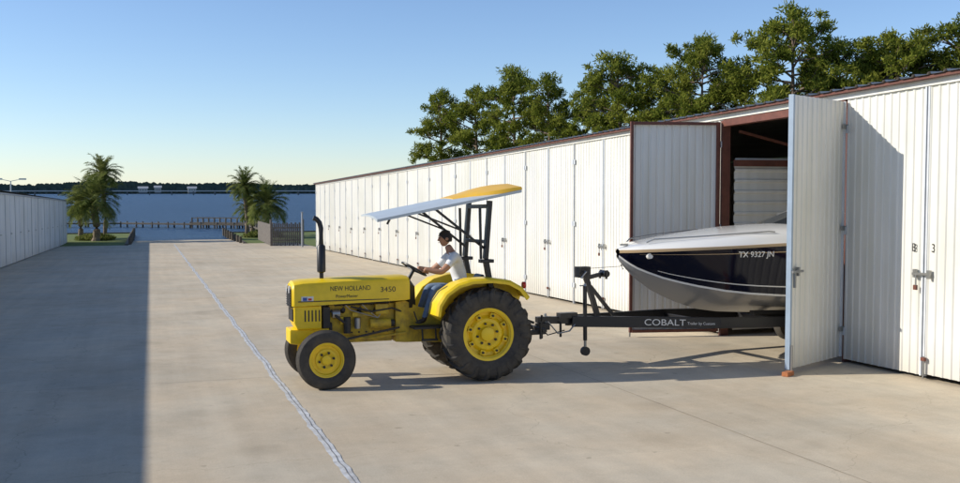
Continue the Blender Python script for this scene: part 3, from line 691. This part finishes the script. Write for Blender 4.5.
for x in(5.6,6.45): m.bar((x,-1.0,.33),(x,1.0,.33),.05,.05,BLK)
m.obj('fenders_and_axles',R_)
fa=math.atan2(.69,2.28)
text('frame_lettering','COBALT',(1.50,-.458,tz(1.50)-.045),(math.pi/2,.032,-fa),.14,GELW,R_,.001,1.25)
text('frame_sub_lettering','Trailer by Custom',(2.17,-.661,tz(2.17)-.03),(math.pi/2,.032,-fa),.06,GELW,R_,.001,1.0)

# ------------------------------------------------------------ BOAT
BO=empty('motor_boat',(5.80,14.33,g(14.33)),(-S,0,ang))
OX=1.30
ks=[0,.15,.3,.7,1.5,2.5,4,7]
def interp(xs,ys,x):
    for i in range(len(xs)-1):
        if x<=xs[i+1]:
            t=(x-xs[i])/(xs[i+1]-xs[i])
            p0=ys[max(i-1,0)];p1=ys[i];p2=ys[i+1];p3=ys[min(i+2,len(ys)-1)]
            h=xs[i+1]-xs[i]
            m1=(p2-p0)/((xs[i+1]-xs[max(i-1,0)]) or 1)*h; m2=(p3-p1)/((xs[min(i+2,len(xs)-1)]-xs[i]) or 1)*h
            return (2*t**3-3*t*t+1)*p1+(t**3-2*t*t+t)*m1+(-2*t**3+3*t*t)*p2+(t**3-t*t)*m2
    return ys[-1]
kz=[1.68,1.50,1.36,1.10,.80,.70,.65,.63]
cz_=[1.70,1.57,1.48,1.32,1.14,1.04,.98,.94]; cy=[.02,.12,.20,.42,.78,.98,1.06,1.08]
sz=[1.79,1.80,1.81,1.83,1.86,1.89,1.90,1.84]; sy=[.04,.30,.45,.76,1.08,1.20,1.25,1.22]
dz=[.04,.07,.09,.13,.20,.27,.30,.28]
st=[0,.03,.08,.15,.25,.4,.6,.85,1.1,1.5,1.9,2.4,3.0,3.6,4.4,5.2,6.1,7.0]
rings=[]
for s in st:
    K=interp(ks,kz,s);C=interp(ks,cz_,s);CY=max(.012,interp(ks,cy,s));Sz=interp(ks,sz,s);SY=max(.03,interp(ks,sy,s));dd=interp(ks,dz,s)
    x=OX+s
    half=[(0,K),(CY*.5,K+(C-K)*.42),(CY*.97,C-.015),(CY+.012,C),(CY+.02,C+.03),(CY+(SY-CY)*.35,C+(Sz-C)*.30),(CY+(SY-CY)*.68,C+(Sz-C)*.62),(SY-.005,Sz-.03),(SY+.02,Sz-.025),(SY+.02,Sz+.015),(SY-.01,Sz+.02),(SY*.93,Sz+dd*.45),(SY*.80,Sz+dd*.78),(SY*.5,Sz+dd*.97),(0,Sz+dd*1.05)]
    rings.append((x,half))
mats_seq=[GELG,GELG,GELG,GELW,NAVY,NAVY,NAVY,TAN,TAN,TAN,GELW,GELW,GELW,GELW]
m=MB()
for side in(-1,1):
    for k in range(14):
        vs=[];fs=[]
        for x,h in rings:
            for q in(k,k+1): vs.append((x,side*h[q][0],h[q][1]))
        for i in range(len(rings)-1): 
            if k>=12 and st[i]>=3.6 and st[i+1]<=6.1 : continue
            fs.append((2*i,2*i+1,2*i+3,2*i+2) if side<0 else (2*i,2*i+2,2*i+3,2*i+1))
        m.add(vs,fs,mats_seq[k])
x,h=rings[-1]; m.add([(x,-a,b) for a,b in h]+[(x,a,b) for a,b in reversed(h[1:-1])],[tuple(range(2*len(h)-2))],GELW)
hull=m.obj('hull_and_deck',BO,True,ang=28)
import bmesh
bm=bmesh.new(); bm.from_mesh(hull.data); bmesh.ops.remove_doubles(bm,verts=bm.verts,dist=.0008); bm.to_mesh(hull.data); bm.free()
hull.data.set_sharp_from_angle(angle=math.radians(28))
m=MB()
for side in(-1,1):
    for (f0,f1,mt,s0) in((.15,.175,GELW,.5),(.88,.90,TAN,.2)):
        vs=[];fs=[];n=0
        for s in [s0+(7-s0)*i/40 for i in range(41)]:
            C=interp(ks,cz_,s);CY=interp(ks,cy,s);Sz=interp(ks,sz,s);SY=interp(ks,sy,s)
            for f in(f0,f1):
                P5=[(CY+.02,C+.03),(CY+(SY-CY)*.35,C+(Sz-C)*.30),(CY+(SY-CY)*.68,C+(Sz-C)*.62),(SY-.005,Sz-.03)]
                z=C+.03+(Sz-.065-C)*f
                for a,b in zip(P5,P5[1:]):
                    if z<=b[1]+1e-6: t_=(z-a[1])/(b[1]-a[1]); yy=a[0]+(b[0]-a[0])*t_; break
                vs.append((OX+s,side*(yy+.006),z))
            n+=1
        for i in range(n-1): fs.append((2*i,2*i+1,2*i+3,2*i+2))
        m.add(vs,fs,mt)
m.obj('accent_stripes',BO,True)
m=MB()
ws=[(3.25,-1.0,2.12),(3.05,-.5,2.16),(3.0,0,2.18),(3.05,.5,2.16),(3.25,1.0,2.12)]
top=[(3.95,-.95,2.34),(3.8,-.5,2.40),(3.75,0,2.42),(3.8,.5,2.40),(3.95,.95,2.34)]
m.loft([[(OX+a,b,c) for a,b,c in ws],[(OX+a,b,c) for a,b,c in top]],TINT,closed=False)
m.loft([[(OX+3.25,s*1.0,2.12) for s in(-1,)]+[(OX+5.0,-1.08,2.12)],[(OX+3.95,-.95,2.34),(OX+4.7,-1.02,2.30)]],TINT,closed=False)
m.loft([[(OX+3.25,1.0,2.12),(OX+5.0,1.08,2.12)],[(OX+3.95,.95,2.34),(OX+4.7,1.02,2.30)]],TINT,closed=False)
m.tube([(OX+a,b,c) for a,b,c in top],.014,GREYM,8)
m.tube([(OX+a,b,c) for a,b,c in ws],.014,GREYM,8)
m.obj('windscreen',BO)
m=MB()
for s in(-1,1):
    m.tube([(OX+.35,s*.30,1.93),(OX+.45,s*.36,1.98),(OX+1.2,s*.76,2.03),(OX+2.2,s*.98,2.09),(OX+2.3,s*1.0,2.08)],.011,GREYM,8)
m.tube([(OX+.12,-.0,1.60),(OX+.06,0,1.57),(OX+.10,0,1.50)],.012,GREYM,8)
m.box((OX+.12,0,1.895),(.12,.05,.03),GREYM); 
m.cyl((OX+.33,-.40,1.72),(OX+.325,-.455,1.725),.05,.045,GLASS,16)
m.box((OX+4.9,0,1.3),(3.0,1.9,.05),GELW); m.box((OX+5.6,0,1.6),(.5,1.7,.5),TAN); m.box((OX+4.2,.5,1.65),(.5,.5,.6),TAN)
m.cyl((OX+7.25,0,1.2),(OX+7.25,0,.55),.15,.1,BLK,14); m.box((OX+7.1,0,1.3),(.3,.4,.3),BLK)
m.obj('rails_fittings_and_seats',BO)
text('registration_lettering','TX 9327 JN',(OX+1.50,-1.125,1.70),(math.radians(98),-.0,-math.radians(9)),.125,GELW,BO,.004,1.0)

# ------------------------------------------------------------ TREES
def pine_mesh(seed,H=14.0,R=3.0,mat=NEED,start=.42,dens=1.0,rt=None):
    rnd=random.Random(seed); m=MB()
    pts=[];rs=[]; lean=(rnd.uniform(-.6,.6),rnd.uniform(-.6,.6))
    for i in range(9):
        t=i/8; pts.append((lean[0]*t*t+.15*math.sin(t*5+seed),lean[1]*t*t+.15*math.cos(t*4+seed),H*.97*t)); rs.append(.2*(1-t)**.8+.035)
    m.tube(pts,rs,BARK,8)
    def trunk(t):
        f=t*8; i=min(7,int(f)); a=Vector(pts[i]); b=Vector(pts[i+1]); return a.lerp(b,f-i)
    clumps=[]
    nl=int(32*dens)
    for i in range(nl):
        t=start+(1-start)*((i+rnd.random())/nl)
        u=(t-start)/(1-start)
        env=R*(math.sin(math.pi*min(1,(.20+.80*u)**.9))**.55)*rnd.uniform(.45,1.15) if u<.97 else R*.2
        a=i*2.4+rnd.uniform(-.8,.8); base=trunk(min(t*.97,.96))
        tip=base+Vector((math.cos(a)*env,math.sin(a)*env,rnd.uniform(.2,1.3)))
        if tip.z>H: tip.z=H-.2
        mid=base.lerp(tip,.5)+Vector((0,0,rnd.uniform(-.25,.15)))
        m.tube([base,mid,tip],[.08,.05,.018],BARK,5)
        clumps.append((tip,rnd.uniform(.42,.82))); 
        if env>1.2: clumps.append((base.lerp(tip,.68)+Vector((rnd.uniform(-.5,.5),rnd.uniform(-.5,.5),rnd.uniform(-.1,.7))),rnd.uniform(.36,.68)))
        for _k in range(3):
            if env>1.1 and rnd.random()<.7: 
                q=tip+Vector((rnd.uniform(-1.1,1.1),rnd.uniform(-1.1,1.1),rnd.uniform(-.8,.7))); m.tube([mid,q],[.03,.012],BARK,4); clumps.append((q,rnd.uniform(.25,.52)))
    clumps.append((trunk(.99)+Vector((0,0,.1)),.5)); clumps.append((trunk(.93),.65))
    vs=[];fs=[]
    for c,r in clumps:
        n=int(270*r*r+45)
        for _ in range(n):
            d=Vector((rnd.gauss(0,1),rnd.gauss(0,1),rnd.gauss(0,1))).normalized()*(rnd.random()**.5)*r*rnd.uniform(.8,1.25)
            d.z*=.72; p=c+d
            L=rnd.uniform(.15,.32); ax=(Vector((rnd.gauss(0,1),rnd.gauss(0,1),rnd.gauss(.5,1)))+d*1.2).normalized()
            sd=ax.cross(Vector((rnd.gauss(0,1),rnd.gauss(0,1),rnd.gauss(0,1)))).normalized()*L*.20
            o=len(vs); vs+=[p-sd,p+sd,p+ax*L+sd*.4,p+ax*L-sd*.4]; fs.append((o,o+1,o+2,o+3))
    m.add(vs,fs,mat)
    me=m.obj('tmp'); d=me.data; bpy.data.objects.remove(me); return d
PM=[pine_mesh(11,14,2.6,NEED,.48),pine_mesh(23,14,3.0,NEED,.45,1.1),pine_mesh(35,14,2.4,NEED,.54,.85),pine_mesh(47,14,3.3,NEED,.48,1.2),pine_mesh(58,14,2.9,NEED2,.38,1.15)]
trees=[(26.2,91.4,11.8,0,.95),(28.8,87.4,12.0,2,1.0),(30.5,82.6,12.9,1,.95),(31.7,78,12.0,0,.9),(34.6,74.5,11.3,2,1),(34.3,68.7,12.6,1,1),(36.2,66,11.3,0,1.05),(36.6,61.6,13.2,3,.85),(38.4,58.9,11.0,2,1.1),(38.9,54.6,14.1,3,1.0),(42.6,56,12.0,1,1.05),(43.3,51,12.2,3,.95),(45.6,50.2,11.6,1,1.1),(46.5,47.6,12.6,4,1.1),(48.5,44,13,3,1),(50,39,12,1,1),
 (41,72,9.0,4,1.1),(46,61,10.2,1,1.2),(50,60,10.4,4,1.2),(50,55,10.2,4,1.25),(53,52,10.8,4,1.2),(37,88,9.0,4,1.0),(41.5,52.5,9.0,4,.9)]
for i,(x,y,zt,k,w) in enumerate(trees):
    o=bpy.data.objects.new('pine_tree',PM[k]); COL.objects.link(o)
    zb=max(g(y),ZE)-.05; s=(zt-zb)/14.0
    o.location=(x,y,zb); o.scale=(w,w,s); o.rotation_euler=(0,0,i*1.7)

def palm(name,x,y,h,R,nf,seed,rt=.16,lo=-35):
    rnd=random.Random(seed); m=MB(); zb=ZE-.1
    pts=[(x+.1*math.sin(i*.5),y,zb+h*i/10) for i in range(11)]
    m.tube(pts,[rt*1.5]+[rt*(1+.12*(i%2)) for i in range(9)]+[rt*1.3],PBARK,10)
    top=Vector(pts[-1])
    for k in range(30):
        a=k*2.4; zz=top.z-.05-rnd.random()*.8; m.tube([(x+.1,y,zz),(x+.1+math.cos(a)*.32,y+math.sin(a)*.32,zz+.28)],[.05,.02],PBARK,4)
    vs=[];fs=[]
    for k in range(nf):
        a=2.399*k+rnd.uniform(-.2,.2); el=math.radians(84-(84-lo)*(k/nf)**.9+rnd.uniform(-8,8)); L=R*rnd.uniform(.8,1.15)
        p=top.copy(); d=Vector((math.cos(a)*math.cos(el),math.sin(a)*math.cos(el),math.sin(el))); side=Vector((-math.sin(a),math.cos(a),0))
        n=16; path=[p.copy()]
        for i in range(n):
            d=(d+Vector((0,0,-.05-.012*i*.6))).normalized() if i>3 else d
            p=p+d*L/n; path.append(p.copy())
            if i<3: continue
            u=i/n; ll=R*.27*(math.sin(math.pi*min(1,u*.85+.12)))**.6
            for sgn in(-1,1):
                for q in(0,.5):
                    b=path[-2].lerp(p,q); tip=b+side*sgn*ll*.7+d*ll*.75+Vector((0,0,ll*rnd.uniform(-.45,.2)))
                    w=d*.036; o=len(vs); vs+=[b-w,b+w,tip+w*.3,tip-w*.3]; fs.append((o,o+1,o+2,o+3))
        m.tube(path[::3],[.03,.024,.018,.014,.009,.006][:len(path[::3])],FROND,4)
    m.add(vs,fs,FROND)
    return m.obj(name)
palm('palm_tree',-3.7,90.5,5.6,1.9,50,1)
palm('palm_tree',-4.3,88.5,3.3,2.7,66,2,.28,-32)
palm('palm_tree',-5.8,93,3.0,2.0,42,3,.2)
palm('palm_tree',8.1,91,4.6,1.75,46,4)
palm('palm_tree',9.9,90,2.9,2.45,62,5,.28,-32)
palm('palm_tree',8.9,94.5,2.5,1.8,38,8,.2)

def shrub(name,cx,cy,rx,ry,h,n,mat,seed):
    rnd=random.Random(seed); vs=[];fs=[];m=MB()
    for _ in range(n):
        a=rnd.uniform(0,6.28); r=rnd.random()**.5; z=rnd.random()*h*(1-.6*r*r)
        p=Vector((cx+math.cos(a)*r*rx,cy+math.sin(a)*r*ry,ZE-.03+z)); ax=Vector((rnd.gauss(0,.6),rnd.gauss(0,.6),rnd.random()+.2)).normalized()*.2; sd=ax.cross(Vector((rnd.gauss(0,1),rnd.gauss(0,1),.1))).normalized()*.05
        o=len(vs); vs+=[p-sd,p+sd,p+ax+sd*.3,p+ax-sd*.3]; fs.append((o,o+1,o+2,o+3))
    m.add(vs,fs,mat); m.obj(name)
shrub('shrub',-4.4,90,1.6,1.2,.5,1700,FROND,1); shrub('shrub',9.6,91,1.8,1.2,.6,1700,FROND,2)

# ------------------------------------------------------------ fence, pier, lamp
F=empty('wooden_fence'); m=MB(); zf=g(73)
for i in range(15):
    x=8.35+i*.15; m.box((x,73,zf+.83+.05*math.sin(i*3)),(.115,.03,1.6),FENCE)
for z in(.4,1.3): m.box((9.4,73.04,zf+z),(2.2,.05,.1),FENCE)
for x in(8.25,10.55): m.cyl((x,73.1,zf-.3),(x,73.1,zf+1.9),.08,.08,FENCE)
for i in range(30): 
    y=73.2+i*.3; m.box((8.25,y,g(73)+.8),(.03,.26,1.5),FENCE)
m.obj('pickets_and_posts',F)
S1=empty('gate_post'); m=MB(); m.cyl((10.05,70,g(70)-.2),(10.05,70,g(70)+2.4),.07,.06,SEAM); m.box((10.05,70,g(70)+2.42),(.16,.16,.05),SEAM); m.obj('post',S1)

PI=empty('wooden_pier'); m=MB()
def pier(a,b,w,z,rail,stp=2.2):
    a=Vector(a);b=Vector(b); d=(b-a); L=d.length; d/=L; n=Vector((-d.y,d.x))
    m.bar((a.x,a.y,z),(b.x,b.y,z),w,.16,WOOD)
    k=0
    while k<=L:
        for s in(-1,1):
            q=a+d*k+n*s*w*.45; m.cyl((q.x,q.y,-4),(q.x,q.y,z+(.65 if rail else .25)),.10,.09,WOOD,8)
        k+=stp
    if rail:
        for s in(-1,1):
            p=a+n*s*w*.45; q=b+n*s*w*.45; m.bar((p.x,p.y,z+.6),(q.x,q.y,z+.6),.06,.08,WOOD)
pier((-3,128),(11,118),1.4,-1.5,False); pier((-18,131),(-3,128),1.4,-1.5,False); pier((5,122.3),(11,118),1.3,-1.35,True,1.5); pier((11,118),(11,101),1.4,-1.4,True)
m.obj('deck_and_piles',PI)
LP=empty('street_lamp'); m=MB(); m.cyl((-12,100,ZE),(-12,100,3.3),.07,.05,TRIM)
for s in(-1,1): m.bar((-12,100,3.3),(-12+s*.9,100,3.5),.05,.05,TRIM); m.box((-12+s*1.0,100,3.5),(.6,.25,.14),TRIM)
m.obj('pole_and_heads',LP)

# ------------------------------------------------------------ far shore
BR=empty('causeway_bridge'); m=MB(); CB=P('bridge_concrete',(.5,.5,.48),.8); CP=P('bridge_pile',(.12,.14,.15),.8)
m.box((60,1000,2.0),(900,9,.9),CB)
for i in range(45): m.box((-380+i*20,1000,-1.0),(1.0,7,5),CP)
m.obj('deck_and_piers',BR)
m=MB(); vs=[];fs=[]; rnd=random.Random(5)
for layer,(D0,hs) in enumerate(((1380,11),(1440,15),(1520,19))):
    for i in range(2000):
        az=math.radians(-50+110*i/2000+rnd.uniform(-.05,.05)); d=D0+rnd.uniform(-15,15); cx,cy=d*math.sin(az),d*math.cos(az)
        hh=hs*(.72+.35*mnoise.noise(Vector((i*.012,layer*7,0)))+.16*rnd.random()); r=rnd.uniform(3,6)
        t=Vector((math.cos(az),-math.sin(az),0)); bk=Vector((math.sin(az),math.cos(az),0))
        c=Vector((cx,cy,-2)); o=len(vs)
        ringp=[c-t*r,c-t*r*.95+Vector((0,0,hh*.6)),c-t*r*.5+Vector((0,0,hh*.92)),c+Vector((0,0,hh)),c+t*r*.55+Vector((0,0,hh*.9)),c+t*r*.95+Vector((0,0,hh*.6)),c+t*r]
        ctr=c-bk*r*.3+Vector((0,0,hh*.35))
        vs+=ringp+[ctr]; fs+=[(o+k,o+k+1,o+7) for k in range(6)]
m.add(vs,fs,FAR); m.obj('tree_line')
m=MB(); quad(m,-5000,5000,1385,6000,-1.4,-1.4,GRASS); m.obj('far_shore_ground')
HW=P('house_siding',(.42,.41,.38),.8)
for i,(x,y,w,h) in enumerate(((-62,1345,9,5),(-8,1345,11,5),(10,1345,8,6),(52,1345,10,5),(120,1345,9,5))):
    HB=empty('lake_house'); m=MB(); z=-1.9
    m.box((x,y,z+h/2+2),(w,9,h),HW); m.loft([[(x-w/2-1,y-5,z+h+2),(x-w/2-1,y+5,z+h+2),(x-w/2-1,y,z+h+4.5)],[(x+w/2+1,y-5,z+h+2),(x+w/2+1,y+5,z+h+2),(x+w/2+1,y,z+h+4.5)]],SEAM)
    m.box((x,y,z+1),(w*.9,8,2),CP)
    for k in range(3): m.box((x-w*.3+k*w*.3,y-4.52,z+2+h*.5),(w*.12,.1,h*.35),TINT)
    m.obj('walls_and_roof',HB)

# ------------------------------------------------------------ light, sky, camera
tosun=Vector((-1.8,.52,1.0)).normalized()
el=math.asin(tosun.z); az=math.atan2(tosun.x,tosun.y)
w=bpy.data.worlds.new('World'); scene.world=w; w.use_nodes=True; nt=w.node_tree
sky=nt.nodes.new('ShaderNodeTexSky'); sky.sky_type='NISHITA'; sky.sun_disc=False; sky.sun_elevation=el; sky.sun_rotation=az%(2*math.pi)
sky.air_density=.9; sky.dust_density=.1; sky.ozone_density=2.6; sky.altitude=0
gm=nt.nodes.new('ShaderNodeMix'); gm.data_type='RGBA'; gm.blend_type='MULTIPLY'; gm.inputs[0].default_value=1; gm.inputs[7].default_value=(.93,.97,1.08,1)
nt.links.new(sky.outputs[0],gm.inputs[6])
bg=nt.nodes['Background']; bg.inputs['Strength'].default_value=.145; nt.links.new(gm.outputs[2],bg.inputs['Color'])
sl=bpy.data.lights.new('sun','SUN'); sl.energy=5.0; sl.angle=math.radians(.5); sl.color=(1,.93,.81)
so=bpy.data.objects.new('sun',sl); COL.objects.link(so); so.rotation_euler=(-tosun).to_track_quat('-Z','Y').to_euler(); so.location=(-20,5,20)
cd=bpy.data.cameras.new('camera'); co=bpy.data.objects.new('camera',cd); COL.objects.link(co); scene.camera=co
cd.lens=37.5; cd.sensor_width=36; cd.clip_start=.1; cd.clip_end=9000
co.location=(0,0,2.46); co.rotation_euler=(math.radians(90-2.92),0,-math.radians(18.26))
scene.view_settings.view_transform='Standard'; scene.view_settings.look='None'; scene.view_settings.exposure=0
